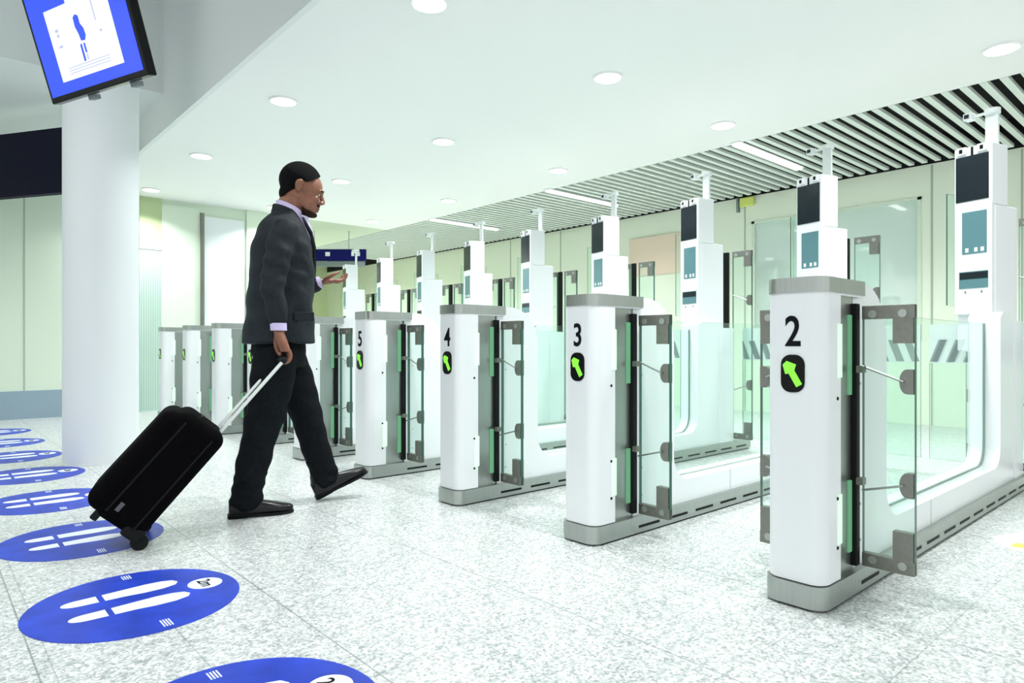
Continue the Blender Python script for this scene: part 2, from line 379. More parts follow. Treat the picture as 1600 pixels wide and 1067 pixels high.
# ------------------------------------------------------------------ passport gates
PITCH = .973; GY = lambda n: 1.03+PITCH*(n-2)
def make_gate():
    g = empty('passport_gate')
    hw = .10
    # plinth
    bm = bmesh.new(); out = [(3.12, -hw-.006), (3.12, hw+.006)]+arc(.055-.012, hw+.006-.055, .055, 90, 180, 8)+arc(.055-.012, -hw-.006+.055, .055, 180, 270, 8)
    prism(bm, out, 'z', .008, .083); link('plinth', bm, g, M['steel'], .5)
    bm = bmesh.new(); prism(bm, [(3.10, -hw), (3.10, hw), (.05, hw), (.0, hw-.05), (0, -hw+.05), (.05, -hw)], 'z', 0, .008); link('floor_seal', bm, g, M['black'])
    bm = bmesh.new()
    for s in (-1, 1):
        for k in range(12):
            x = .30+k*.235; y0 = s*(hw+.006); box(bm, x, x+.16, min(y0, y0+s*.0015), max(y0, y0+s*.0015), .030, .042)
    link_split('vent_slot', bm, g, M['black'])
    # cabinet shell
    def shell(x1, i=0.0): return [(x1, -hw+i), (x1, hw-i)]+arc(.05, hw-.05, .05-i, 90, 180, 8)+arc(.05, -hw+.05, .05-i, 180, 270, 8)
    bm = bmesh.new(); prism(bm, shell(.137), 'z', .086, 1.043); link('cabinet', bm, g, M['white'], .5)
    bm = bmesh.new()
    for s in (-1, 1):
        for x, z in ((.110, .695), (.110, .36), (.110, .195)):
            q = bmesh.ops.create_cone(bm, cap_ends=True, segments=12, radius1=.006, radius2=.006, depth=.003)
            m = Matrix.Translation((x, s*(hw+.001), z)) @ Matrix.Rotation(PI/2, 4, 'X')
            for v in q['verts']: v.co = m @ v.co
    link_split('screw', bm, g, M['black'])
    # top cap
    bm = bmesh.new(); prism(bm, [(.34, -hw-.003), (.34, hw+.003)]+arc(.05-.003, hw-.05+.003, .05, 90, 180, 8)+arc(.05-.003, -hw+.05-.003, .05, 180, 270, 8), 'z', 1.050, 1.100)
    link('top_cap', bm, g, M['steel'], .5)
    bm = bmesh.new(); prism(bm, shell(.34, .002), 'z', 1.043, 1.052)
    link('cap_corner', bm, g, M['white'], .5)
    # green edge lights
    for s in (-1, 1):
        bm = bmesh.new(); y0, y1 = sorted((s*(hw-.004), s*(hw+.0015)))
        for z0, z1 in ((.765, .945), (.205, .37)): box(bm, .112, .145, y0, y1, z0, z1)
        link_split('edge_light', bm, g, M['led'])
    # recess walls and hinge
    bm = bmesh.new(); box(bm, .137, .275, -hw+.018, hw-.018, .083, 1.043)
    link('inner_panel', bm, g, M['steel'])
    for s in (-1, 1):
        bm = bmesh.new(); y0, y1 = sorted((s*(hw-.018), s*(hw-.012)))
        for z0, z1 in ((.70, .98), (.15, .40)): box(bm, .236, .262, y0, y1, z0, z1)
        link_split('recess_glow', bm, g, M['green_glow'])  # glowing strips added to imitate green light spilling onto the recess steel
    for s in (-1, 1):
        bm = bmesh.new(); y0, y1 = sorted((s*(hw-.022), s*(hw+.004))); box(bm, .262, .292, y0, y1, .10, 1.02, bev=.004); link('hinge_post', bm, g, M['black'])
        bm = bmesh.new(); y0, y1 = sorted((s*(hw+.004), s*(hw+.022)))
        for z in (.79, .40): box(bm, .255, .285, y0-.004, y1, z-.012, z+.012)
        link_split('hinge_bracket', bm, g, M['steel_dark'])
        lf = leaf(g, .30, s, hw+.008, .165, .10, 1.01)
    # frame
    t = .078
    prof = ([(.292, .083), (2.66, .083), (2.66, 1.035), (2.60, 1.065), (2.42, 1.065), (2.36, 1.035)] + arc(2.36-.12, .195+.12, .12, 0, -90, 8)
            + arc(.62+.13, .195+.13, .13, 270, 180, 8) + arc(.62-.22, 1.098-.22, .22, 0, 90, 10) + [(.342, 1.098), (.342, 1.042), (.292, 1.042)])
    bm = bmesh.new(); prism(bm, prof, 'y', -t, t); bm.normal_update(); bmesh.ops.triangulate(bm, faces=[f for f in bm.faces if len(f.verts) > 4])
    link('side_frame', bm, g, M['white'], .5)
    bm = bmesh.new()
    for s in (-1, 1): box(bm, 1.15, 1.154, min(s*t, s*(t+.001)), max(s*t, s*(t+.001)), .085, .195)
    for s in (-1, 1):
        for z in (.735, .30, .17):
            q = bmesh.ops.create_cone(bm, cap_ends=True, segments=10, radius1=.005, radius2=.005, depth=.002)
            m = Matrix.Translation((.36, s*(t+.001), z)) @ Matrix.Rotation(PI/2, 4, 'X')
            for v in q['verts']: v.co = m @ v.co
    link('frame_joint', bm, g, M['seam'])
    # glass in the frame
    gp = arc(2.355-.12, .20+.12, .12, 0, -90, 6)+arc(.625+.13, .20+.13, .13, 270, 180, 6)+[(.625, .90), (.645, .97), (.68, 1.0), (2.355, 1.0)]
    bm = bmesh.new(); f = prism(bm, gp, 'y', -.006, .006)
    for q in f[2:]: q.material_index = 1
    link('side_glass', bm, g, [M['glass'], M['glass_edge']])
    # rear cabinet, tall hinge post, tall leaves and low striped flaps
    bm = bmesh.new(); prism(bm, rrect(2.66, 2.90, -.085, .085, .03, 3), 'z', .083, 1.02); link('rear_cabinet', bm, g, M['white'], .5)
    link('rear_hinge_post', bx(2.900, 2.925, -.022, .022, .10, 1.66), g, M['black'])
    for s in (-1, 1):
        leaf(g, 2.915, s, .055, .17, .10, 1.66, tall=True)
        bm = bmesh.new(); y0, y1 = sorted((s*.10, s*.46)); box(bm, 3.0, 3.012, y0, y1, .10, 1.02)
        bm.normal_update()
        for fc in bm.faces:
            if abs(fc.normal.x) < .5: fc.material_index = 1
        fl = link('low_flap', bm, g, [M['glass'], M['glass_edge']])
        link('frosted_band', bx(2.996, 3.0, y0, y1, .925, 1.02), fl, M['frost'])
        link('frosted_band', bx(2.9965, 3.0, y0, y1, .755, .925), fl, M['frost'])
        bm = bmesh.new(); k = 0
        for k in range(4):
            ya = .115+k*.098; dy = .055
            # slanted bars lean outward from the gate line towards the lane centre
            pts = [(ya, .765), (ya+.048, .765), (ya+.048-dy, .915), (ya-dy, .915)]
            pts = [(max(min(a, .455), .10), z) for a, z in pts]
            if pts[0][0] >= .455: continue
            prism(bm, [(s*a, z) for a, z in (pts if s > 0 else pts[::-1])], 'x', 2.993, 2.9965)
        link('stripes', bm, fl, M['stripe'])
    return g
def leaf(g, x, s, y_in, w, z0, z1, tall=False):
    """one glass door leaf standing across the lane, with its four plates, clamps and stay rods"""
    ya, yb = s*y_in, s*(y_in+w)
    y0, y1 = sorted((ya, yb))
    bm = bmesh.new(); box(bm, x, x+.020, y0, y1, z0, z1)
    bm.normal_update()
    for f in bm.faces:
        if abs(f.normal.x) < .5: f.material_index = 1
    lf = link('door_leaf', bm, g, [M['glass'], M['glass_edge']])
    out = yb; pl = .066
    def strip(zz0, zz1, zl0, zl1):
        bm = bmesh.new(); box(bm, x-.005, x+.025, y0, y1, zz0, zz1, bev=.002)
        a, b = sorted((out-s*.003, out-s*pl)); box(bm, x-.0045, x+.0245, a, b, zl0, zl1)
        return bm
    link('corner_plate', strip(z1-.045, z1+.002, z1-.13, z1-.043), lf, M['steel_dark'])
    link('corner_plate', strip(z0-.002, z0+.045, z0+.043, z0+.14), lf, M['steel_dark'])
    bm = bmesh.new()
    for z in (z1-.028, z0+.026):
        for yy in (out-s*.035, ya+s*.035):
            q = bmesh.ops.create_cone(bm, cap_ends=True, segments=16, radius1=.014, radius2=.011, depth=.028)
            m = Matrix.Translation((x+.006, yy, z)) @ Matrix.Rotation(PI/2, 4, 'Y')
            for v in q['verts']: v.co = m @ v.co
    link_split('bolt', bm, lf, M['steel'], .5)
    zs = (z0+.65, z0+.30) if not tall else (z0+1.15, z0+.45)
    bm = bmesh.new()
    for z in zs:
        r = .042; pts = [(out-s*.002, z-r), (out-s*.002, z+r)]+[(out-s*(.022+r*.55*math.sin(math.radians(a))), z+r*math.cos(math.radians(a))) for a in range(0, 181, 20)]
        prism(bm, pts, 'x', x-.006, x+.026)
    link_split('clamp', bm, lf, M['steel_dark'])
    bm = bmesh.new(); hz = (z0+.70, z0+.265) if not tall else (z0+1.2, z0+.40)
    for z, h_ in zip(zs, hz): tube(bm, [(x-.012, ya+s*.004, h_), (x-.012, out-s*.03, z)], .004, 8)
    link_split('stay_rod', bm, lf, M['steel'])
    return lf
gate0 = make_gate()
digit_cache = {}
def gate_face(g, n):
    if n <= 6:
        me = text_mesh(str(n), .142, .001, .0022, .80)
        R = Matrix(((0, 0, -1, -.0012), (-1, 0, 0, 0), (0, 1, 0, .915), (0, 0, 0, 1)))
        xform(me, R); o = link('gate_number', me, g, M['digit'])
    bm = bmesh.new(); prism(bm, rrect(-.040, .040, .716, .842, .033, 6), 'x', -.004, .001); a = link('arrow_panel', bm, g, M['blackg'])
    # arrow pointing up and to the left (towards +y)
    c = Vector((0, .779)); d = Vector((.50, .86)).normalized(); pp = Vector((-d.y, d.x))
    P = [c-d*.046+pp*.011, c-d*.046-pp*.011, c+d*.006-pp*.011, c+d*.010-pp*.022, c+d*.042-pp*.014, c+d*.046+pp*.004, c+d*.020+pp*.026, c+d*.006+pp*.011]
    bm = bmesh.new(); prism(bm, [tuple(q) for q in P], 'x', -.0055, -.0038); link('arrow', bm, a, M['arrow'])
names = {2: 'white passport gate numbered 2 with green arrow, nearest the viewer', 3: 'white passport gate numbered 3 between gates 2 and 4', 4: 'white passport gate numbered 4 between gates 3 and 5',
         5: 'white passport gate numbered 5 at the front foot of the walking man', 6: 'white passport gate partly hidden behind the walking man in suit', 7: 'white passport gate just left of the man, behind his trolley rods',
         8: 'white passport gate second to the left of the walking man', 9: 'white passport gate third to the left of the walking man', 10: 'farthest white passport gate, beside the round column and end wall'}
gates = {}
for n in range(2, 11):
    gates[n] = gate0 if n == 2 else copy_tree(gate0)
for n, g in gates.items():
    g.location = (2.185, GY(n), 0); gate_face(g, n)
    tag(g, names[n], 'passport gate', 'row of passport gates')

# ------------------------------------------------------------------ face camera columns
def make_unit():
    u = empty('face_camera_column')
    t = math.radians(15)
    fd = Vector((math.sin(t), math.cos(t), 0)); nd = Vector((-math.cos(t), math.sin(t), 0))
    # local frame: a along -fd (to the right seen from the front), d depth behind the face
    Rm = Matrix(((-fd.x, -nd.x, 0, 0), (-fd.y, -nd.y, 0, 0), (0, 0, 1, 0), (0, 0, 0, 1)))
    def P(name, bm, m, par=u, sm=False):
        bm.transform(Rm); return link(name, bm, par, m, sm)
    w = .105
    P('pedestal', bx(-w, w, .03, .27, .84, 1.70, bev=.008), M['white'])
    hd = P('camera_head', bx(-w, w, 0, .17, 1.70, 2.06, bev=.008), M['white'])
    P('face_panel', bx(-w+.002, w-.002, .0, .04, 1.06, 1.71, bev=.005), M['white'])
    P('screen', bx(-w+.012, w-.016, -.004, .004, 1.735, 2.005), M['screen'])
    bm = bmesh.new(); 
    for a in (-.06, .055): box(bm, a-.028, a+.028, -.012, .03, 2.015, 2.062, bev=.006)
    sb = P('sensor_block', bm, M['white'])
    bm = bmesh.new()
    for a in (-.06, .055): box(bm, a-.009, a+.009, -.0145, -.011, 2.027, 2.050)
    box(bm, -.008, .004, -.004, .02, 2.005, 2.055)
    P('lens', bm, M['black'], hd)
    fw = P('card_window', bx(-.058, .078, -.003, .004, 1.42, 1.67), M['teal'])
    bm = bmesh.new()
    for a in (-.03, .02, .055): box(bm, a-.009, a+.009, -.0045, -.003, 1.43, 1.455)
    P('window_mark', bm, M['frost'], fw)
    P('slot', bx(-.075, .085, -.003, .004, 1.215, 1.315), M['teal'])
    P('slot_shade', bx(-.070, .085, -.0045, -.003, 1.27, 1.31), M['screen'])
    bm = bmesh.new()
    for a in (-.04, .05): box(bm, a-.004, a+.004, -.003, .004, 1.185, 1.200)
    P('slot_screw', bm, M['stripe'])
    P('foot_pipe', bx(-.04, .04, .06, .22, .80, 1.03), M['white'])
    # pole with sensor arm
    P('pole', bx(-.015, .055, .16, .175, 2.0, 2.27), M['lobby'])
    bm = bmesh.new(); cyl(bm, (.02, .170), .042, 2.27, 2.30, 20); P('pole_head', bm, M['lobby'], u, .5)
    bm = bmesh.new(); tube(bm, [(0, .17, 2.285), (-.10, .165, 2.285)], .009, 10); box(bm, -.13, -.08, .13, .19, 2.262, 2.308, bev=.008)
    ar = P('camera_arm', bm, M['lobby'])
    bm = bmesh.new(); box(bm, -.118, -.092, .125, .131, 2.274, 2.296); P('arm_lens', bm, M['screen'], ar)
    bm = bmesh.new(); box(bm, -w-.035, -w-.027, -.02, .30, 1.12, 1.80)
    bm.normal_update()
    for f in bm.faces:
        if abs(f.normal.x) < .5: f.material_index = 1
    P('glass_wing', bm, [M['glass'], M['glass_edge']])
    return u
unit0 = make_unit()
ul = {2: 'nearest white face-scanning column at the right, above gate 2', 3: 'white face-scanning column seen above the cap of gate 2', 4: 'white face-scanning column seen between gates 2 and 3',
      5: 'white face-scanning column seen above the cap of gate 3', 6: 'white face-scanning column seen between gates 3 and 4', 7: 'white face-scanning column seen above the cap of gate 4',
      8: 'white face-scanning column seen between gates 4 and 5', 9: 'white face-scanning column seen above the cap of gate 5', 10: 'farthest face-scanning column, seen by the hand of the walking man'}
for n in range(2, 11):
    u = unit0 if n == 2 else copy_tree(unit0)
    u.location = (4.67, GY(n)+.085, 0); tag(u, ul[n], 'camera column', 'face-scanning columns at the gates')

# ------------------------------------------------------------------ signs, boards, monitor
t = empty('hanging_sign', (1.014, 7.817, 0))
dv = Vector((-.527, .85, 0)); rz = math.atan2(dv.y, dv.x)
t.rotation_euler = (0, 0, rz)
bm = bx(-.35, 2.2, -.04, .04, 2.36, 2.99); link('panel', bm, t, M['navy'])
bm = bmesh.new(); tube(bm, [(-.1, 0, 2.99), (-.1, 0, 3.21)], .012); tube(bm, [(1.6, 0, 2.99), (1.6, 0, 3.21)], .012); link('hanger', bm, t, M['steel'])
tag(t, 'dark navy hanging sign behind the round white column', 'sign')
t = empty('hanging_sign', (5.80, 10.27, 0), math.atan2(.63, -.70))
link('panel', bx(0, 1.15, -.03, .03, 2.35, 2.55), t, M['navy2'])
bm = bmesh.new()
for a, b in ((.10, .16), (.20, .25), (.62, .70)): box(bm, a, b, .03, .034, 2.43, 2.50)
for a, b in ((.10, .16), (.20, .25), (.62, .70)): box(bm, a, b, -.034, -.03, 2.43, 2.50)
link('sign_marks', bm, t, M['signwhite']); link('lower_rail', bx(0.02, 1.15, -.02, .02, 2.25, 2.34), t, M['stripe'])
bm = bmesh.new(); tube(bm, [(.3, 0, 2.55), (.3, 0, 2.87)], .008); tube(bm, [(.9, 0, 2.55), (.9, 0, 2.87)], .008); link('hanger', bm, t, M['steel'])
tag(t, 'dark blue hanging sign in the far hall beside the man', 'sign')
tag(link('wall_board', bx(8.27, 8.293, 5.53, 6.50, 1.95, 2.53), None, M['orange']), 'large pale peach board on the cream back wall', 'board')
t = empty('exit_light', (8.26, 4.52, 2.80)); link('face', bx(-.02, .02, -.10, .10, -.06, .06, bev=.01), t, M['yellow']); link('bracket', bx(-.01, .04, .12, .15, -.12, .07), t, M['stripe'])
tag(t, 'small yellow-green box sign high on the back wall under the slats', 'sign')

# monitor
def cw(N, D, z): return Vector((.745*N+.667*D, -.667*N+.745*D, z))
P0 = Vector((.494, 3.933, 2.055)); P1 = Vector((.752, 3.219, 2.055))
ex = (P1-P0); wm = ex.length; ex.normalize()
upv = cw(-.071, -.306, 1.0).normalized(); nz = ex.cross(upv).normalized(); upv = nz.cross(ex).normalized()
mt = empty('monitor'); mt.matrix_world = Matrix(((ex.x, upv.x, nz.x, P0.x), (ex.y, upv.y, nz.y, P0.y), (ex.z, upv.z, nz.z, P0.z), (0, 0, 0, 1)))
hm = 1.12
link('casing', bx(0, wm, 0, hm, -.045, 0, bev=.006), mt, M['blackg'])
b_ = .022
sc = link('screen', bx(b_, wm-b_, b_+.004, hm-b_, -.001, .002), mt, M['scr_blue'])
bm = bmesh.new(); prism(bm, [(.145, .076), (.625, .076), (.625, .98), (.325, .98), (.325, .384), (.145, .384)], 'z', .002, .0030)
link('page', bm, sc, M['scr_white'])
bm = bmesh.new(); prism(bm, [(.368, .218), (.398, .215), (.412, .235), (.408, .265), (.392, .285), (.392, .318), (.374, .328), (.352, .318), (.350, .280), (.362, .250)], 'z', .003, .0036)
box(bm, .352, .366, .133, .205, .003, .0036); box(bm, .378, .390, .165, .205, .003, .0036); link('pictogram', bm, sc, M['scr_blue'])
bm = bmesh.new()
for (a, b, c, d) in ((.196, .218, .285, .297), (.202, .216, .262, .276), (.195, .222, .218, .227), (.520, .534, .225, .235), (.505, .512, .275, .62), (.380, .389, .135, .160)): box(bm, a, b, c, d, .003, .0036)
for k in range(3): box(bm, .22, .54, .100+.012*k, .103+.012*k, .003, .0036)
link('caption_lines', bm, sc, M['scr_grey'])
bm = bmesh.new(); box(bm, .25, .30, -.02, .0, -.06, -.03); box(bm, .58, .63, -.02, 0, -.06, -.03); link('speaker_lug', bm, mt, M['stripe'])
bm = bmesh.new(); q0 = Vector((wm/2, hm*.6, -.07)); inv = mt.matrix_world.inverted()
w0 = mt.matrix_world @ q0; a0 = inv @ (w0+Vector((0, 0, 0))); a1 = inv @ Vector((w0.x-.1, w0.y+.05, 4.05))
tube(bm, [a0, a1], .03, 12); link('ceiling_pole', bm, mt, M['steel'])
tag(mt, 'tilted ceiling monitor with bright blue screen and white page', 'monitor')

# ------------------------------------------------------------------ floor markers
def make_marker():
    g = empty('floor_marker')
    bm = bmesh.new(); cyl(bm, (0, 0), .325, 0, .0018, 72); link('disc', bm, g, M['stick_blue'])
    for yy, xo in ((.098, 0), (-.055, 0)):
        bm = bmesh.new()
        prism(bm, [(-.205+xo, yy+.0), *[(-.150+xo+.055*math.cos(math.radians(a)), yy+.032*math.sin(math.radians(a))) for a in range(180, 91, -15)], (-.098+xo, yy+.036), (-.098+xo, yy-.030), *[(-.150+xo+.055*math.cos(math.radians(a)), yy+.030*math.sin(math.radians(a))) for a in range(270, 181, -15)]], 'z', .0018, .0026)
        S_ = [(-.080, .036), (-.02, .042), (.06, .050), (.11, .047), (.145, .034), (.158, .008), (.145, -.018), (.10, -.034), (.04, -.036), (-.02, -.030), (-.080, -.030)]
        prism(bm, [(a+xo, yy+b) for a, b in S_], 'z', .0018, .0026)
        link('footprint', bm, g, M['stick_white'])
    bm = bmesh.new(); cyl(bm, (.228, .02), .058, .0018, .0026, 40); bd = link('distance_badge', bm, g, M['stick_white'])
    me = text_mesh('2m', .062, .0003, .001, 1.0); xform(me, Matrix.Translation((.228, .02, .0032)) @ Matrix.Rotation(-PI/2, 4, 'Z')); link('lettering', me, bd, M['digit'])
    bm = bmesh.new()
    for k in range(4): box(bm, .012+k*.008, .016+k*.008, .255, .300, .0018, .0024)
    link('wear_mark', bm, g, M['stick_white'])
    bm = bmesh.new()
    for k in range(4): box(bm, .012+k*.008, .016+k*.008, -.295, -.235, .0018, .0024)
    link('wear_mark', bm, g, M['stick_white'])
    return g
mk = make_marker()
ml = ['blue footprint floor circle cut by the bottom edge, nearest of the row', 'whole blue footprint floor circle, second in the row', 'blue footprint floor circle under the suitcase wheels', 'blue footprint floor circle left of the suitcase, fourth in the row',
      'blue footprint floor circle at the foot of the round column', 'blue footprint floor circle left of the column, sixth in the row', 'blue footprint floor circle left of the column, seventh in the row', 'farthest blue footprint floor circle, near the end wall']
for i, l in enumerate(ml):
    g = mk if i == 0 else copy_tree(mk)
    g.location = (.558, 1.555+.99*i, 0); tag(g, l, 'floor marker', 'blue footprint circles on the floor')
g = empty('floor_sticker', (3.66, .60, 0)); bm = bmesh.new(); cyl(bm, (0, 0), .19, 0, .0018, 40); link('disc', bm, g, M['stick_white'])
bm = bmesh.new(); prism(bm, [(-.13, -.02), (.02, -.03), (.02, -.07), (.13, .0), (.02, .07), (.02, .03), (-.13, .02)], 'z', .0018, .0026); prism(bm, [(-.12, .06), (-.04, .05), (-.04, .10), (-.12, .11)], 'z', .0018, .0026); link('yellow_mark', bm, g, M['stick_yellow'])
tag(g, 'white floor sticker with a yellow mark at the right edge', 'floor marker')

# ------------------------------------------------------------------ the walking man
HX = Vector((.9614, -.2755, 0)).normalized()
O = Vector((1.197, 3.543, 0)); rzm = math.atan2(HX.y, HX.x)
man = empty('person', O, rzm)     # local x = walking direction, y = his left, z up
X3, Y3, Z3 = (1, 0, 0), (0, 1, 0), (0, 0, 1)
# --- body (head, neck, trunk, limbs, hands): one remeshed surface
bm = bmesh.new()
def E(c, r, pitch=0): ell(bm, c, r, Matrix.Rotation(math.radians(pitch), 4, 'Y'))
E((.343, 0, 1.765), (.102, .077, .098)); E((.385, 0, 1.745), (.080, .070, .085)); E((.395, 0, 1.665), (.066, .058, .072), 10)
E((.425, 0, 1.612), (.036, .034, .030)); E((.330, 0, 1.69), (.070, .066, .060))
E((.452, 0, 1.738), (.022, .050, .014)); E((.437, .036, 1.690), (.022, .022, .020)); E((.437, -.036, 1.690), (.022, .022, .020))
limb(bm, [(.462, 0, 1.728, .010), (.476, 0, 1.705, .012), (.480, 0, 1.689, .0145)], 12); E((.471, .012, 1.685), (.013, .010, .009)); E((.471, -.012, 1.685), (.013, .010, .009))
E((.457, 0, 1.650), (.014, .026, .008)); E((.454, 0, 1.636), (.014, .022, .009)); E((.447, 0, 1.664), (.020, .034, .014))
for s in (-1, 1):
    limb(bm, [(.335, s*.080, 1.695, .010), (.322, s*.088, 1.715, .010), (.322, s*.090, 1.738, .011), (.337, s*.086, 1.752, .009), (.350, s*.080, 1.742, .007)], 10)
    E((.337, s*.080, 1.722), (.014, .008, .022))
limb(bm, [(.245, 0, 1.50, .062), (.275, 0, 1.57, .058), (.325, 0, 1.66, .058)], 20)
loft(bm, [((.25, 0, 1.50), .08, .10, X3, Y3), ((.27, 0, 1.42), .105, .155, X3, Y3), ((.27, 0, 1.25), .115, .155, X3, Y3), ((.25, 0, 1.05), .10, .14, X3, Y3), ((.25, 0, .88), .10, .15, X3, Y3)], 24)
limb(bm, [(.26, -.16, 1.45, .05), (.20, -.235, 1.19, .036), (.222, -.262, .965, .025)], 14)
limb(bm, [(.26, .16, 1.45, .05), (.25, .245, 1.17, .036), (.49, .20, 1.235, .025)], 14)
limb(bm, [(.25, -.09, .88, .08), (.19, -.09, .50, .05), (.085, -.09, .10, .035)], 14)
limb(bm, [(.27, .09, .88, .08), (.40, .10, .49, .05), (.52, .12, .12, .035)], 14)
# right hand, closed round the trolley grip (grip bar along y at x .246 z .812)
loft(bm, [((.221, -.262, .965), .020, .026, Y3, X3), ((.224, -.264, .930), .037, .026, Y3, X3), ((.236, -.266, .895), .044, .027, Y3, X3), ((.247, -.266, .862), .044, .026, Y3, X3), ((.250, -.266, .842), .043, .022, Y3, X3)], 16)
for k, (yy, ln) in enumerate(((-.298, .88), (-.277, .96), (-.255, 1.0), (-.234, .95))):
    r_ = .0115 if k else .0100
    limb(bm, [(.250, yy, .868, r_+.001), (.269, yy, .842, r_), (.272, yy, .814, r_), (.261, yy, .794, r_-.0005), (.243, yy, .789, r_-.001), (.229, yy, .799, r_-.0015)], 10, 3)
limb(bm, [(.220, -.232, .930, .016), (.214, -.217, .893, .0145), (.217, -.214, .862, .0125), (.226, -.220, .836, .0105), (.234, -.232, .826, .0095)], 10, 3)
# left hand, palm up, fingers loosely curled
loft(bm, [((.490, .20, 1.238), .026, .020, Y3, Z3), ((.525, .20, 1.243), .037, .017, Y3, Z3), ((.565, .20, 1.248), .042, .015, Y3, Z3), ((.585, .20, 1.252), .040, .013, Y3, Z3)], 16)
for k, (yy, ln, up_) in enumerate(((.168, 1.0, .0), (.190, 1.08, .004), (.211, 1.02, .002), (.231, .85, -.002))):
    limb(bm, [(.578, yy, 1.250, .0105), (.578+.038*ln, yy-.002, 1.250+up_, .0095), (.578+.060*ln, yy-.004, 1.268+up_, .009), (.578+.068*ln, yy-.006, 1.290+up_, .0078)], 10, 3)
limb(bm, [(.520, .165, 1.250, .014), (.545, .143, 1.268, .012), (.572, .138, 1.285, .010), (.596, .146, 1.297, .008)], 10, 3)
def head_tilt(me, deg=13):
    """bow the head: turn everything above the collar about the top of the neck"""
    for v in me.vertices:
        lo = 1.545 if v.co.x > .385 else 1.615 if v.co.x < .33 else 1.615-(v.co.x-.33)/.055*.07
        k = min(1, max(0, (v.co.z-lo)/.085)); k = k*k*(3-2*k); a = math.radians(deg)*k
        if k <= 0: continue
        x, z = v.co.x-.325, v.co.z-1.675
        v.co.x = .325+x*math.cos(a)+z*math.sin(a); v.co.z = 1.675-x*math.sin(a)+z*math.cos(a)
bme = remesh(bm, 'body', .0042, 3); head_tilt(bme)
body = link('body', bme, man, M['skin'], True)
body.name = 'body'
# --- hair, beard, lips, brows, eyes
def zline(a):
    if a < .345: return 1.640+max(0, a-.25)*1.02
    if a < .39: return 1.740+(a-.345)*.6
    return 1.767+(a-.39)*1.25
bm = bmesh.new(); ell(bm, (.3425, 0, 1.768), (.112, .0865, .107), seg=56); ell(bm, (.385, 0, 1.748), (.086, .077, .093), seg=56); ell(bm, (.325, 0, 1.69), (.077, .072, .064), seg=48)
hme = remesh(bm, 'hair', .004, 2)
bm = bmesh.new(); bm.from_mesh(hme)
bmesh.ops.delete(bm, geom=[v for v in bm.verts if v.co.z < zline(v.co.x) or (abs(v.co.y) > .060 and .318 < v.co.x < .358 and v.co.z < 1.757) ], context='VERTS')
hr = link('hair', bm, man, M['hair'], True)
head_tilt(hr.data)
sd = hr.modifiers.new('thickness', 'SOLIDIFY'); sd.thickness = .007; sd.offset = -1
bm = bmesh.new(); ell(bm, (.3955, 0, 1.663), (.0675, .0595, .0735), Matrix.Rotation(math.radians(10), 4, 'Y'), 48); ell(bm, (.427, 0, 1.611), (.0375, .0355, .0315), seg=36); ell(bm, (.450, 0, 1.665), (.0205, .034, .013), seg=30)
bme2 = remesh(bm, 'beard', .0035, 1)
bm = bmesh.new(); bm.from_mesh(bme2)
def nobeard(p):
    jaw = p.z < 1.620+max(0, (.40-p.x))*.5 and p.x > .372 and not (p.x > .452 and p.z > 1.616)
    stache = p.x > .440 and 1.654 < p.z < 1.672 and abs(p.y) < .036
    side = False
    return not (jaw or stache or side)
bmesh.ops.delete(bm, geom=[v for v in bm.verts if nobeard(v.co)], context='VERTS')
br = link('beard', bm, man, M['beard'], True); head_tilt(br.data); sd = br.modifiers.new('thickness', 'SOLIDIFY'); sd.thickness = .0025; sd.offset = 0
bm = bmesh.new(); ell(bm, (.4585, 0, 1.6495), (.0145, .024, .0062)); ell(bm, (.456, 0, 1.6375), (.0142, .020, .0070)); head_tilt(link('lips', bm, man, M['lip'], True).data)
for s in (-1, 1):
    bm = bmesh.new(); ell(bm, (.4455, s*.032, 1.7165), (.0115, .0125, .0070)); e_ = link('eye', bm, man, M['eye'], True); head_tilt(e_.data)
    bm = bmesh.new(); ell(bm, (.4535, s*.034, 1.715), (.005, .0065, .0062)); head_tilt(link('iris', bm, e_, M['iris'], True).data)
    bm = bmesh.new(); limb(bm, [(.462, s*.014, 1.738, .004), (.466, s*.034, 1.743, .005), (.452, s*.055, 1.738, .0035)], 8, 3); head_tilt(link('eyebrow', bm, man, M['beard'], True).data)
# --- jacket
def ring(x, z, a, b, dy=0, tilt=0): return ((x, dy, z), a, b, (math.cos(tilt), 0, math.sin(tilt)), Y3)
bm = bmesh.new()
TR = spline([(.285, 1.590, .066, .068), (.272, 1.555, .082, .105), (.262, 1.50, .118, .180), (.266, 1.42, .148, .212), (.268, 1.33, .160, .215), (.264, 1.20, .166, .208), (.258, 1.10, .168, .208), (.254, 1.00, .174, .214), (.252, .935, .180, .220), (.250, .885, .184, .222)], 4)
loft(bm, [((x, 0, z), a, b, X3, Y3) for x, z, a, b in TR], 40, 2.25)
limb(bm, [(.265, -.170, 1.475, .070), (.235, -.215, 1.38, .068), (.198, -.243, 1.20, .060), (.205, -.256, 1.08, .054), (.219, -.262, .985, .045)], 22)
limb(bm, [(.265, .170, 1.475, .070), (.262, .225, 1.36, .066), (.245, .250, 1.185, .060), (.36, .228, 1.185, .056), (.485, .202, 1.228, .043)], 22)
jm = remesh(bm, 'jacket', .008, 5)
# cloth folds: real displacement
for v in jm.vertices:
    c = v.co; f = 0
    if c.y < -.17 and c.z < 1.46: # folds across the hanging sleeve
        f += .0045*math.sin(c.z*75+c.x*28)*max(0, 1-abs(c.z-1.27)/.22)
    f += .0035*math.sin(c.z*26+c.x*34+c.y*10)+.0025*math.sin(c.z*47-c.x*22+1.3)
    n = v.normal; v.co = c+n*f
jk = link('jacket', jm, man, M['suit'], True)
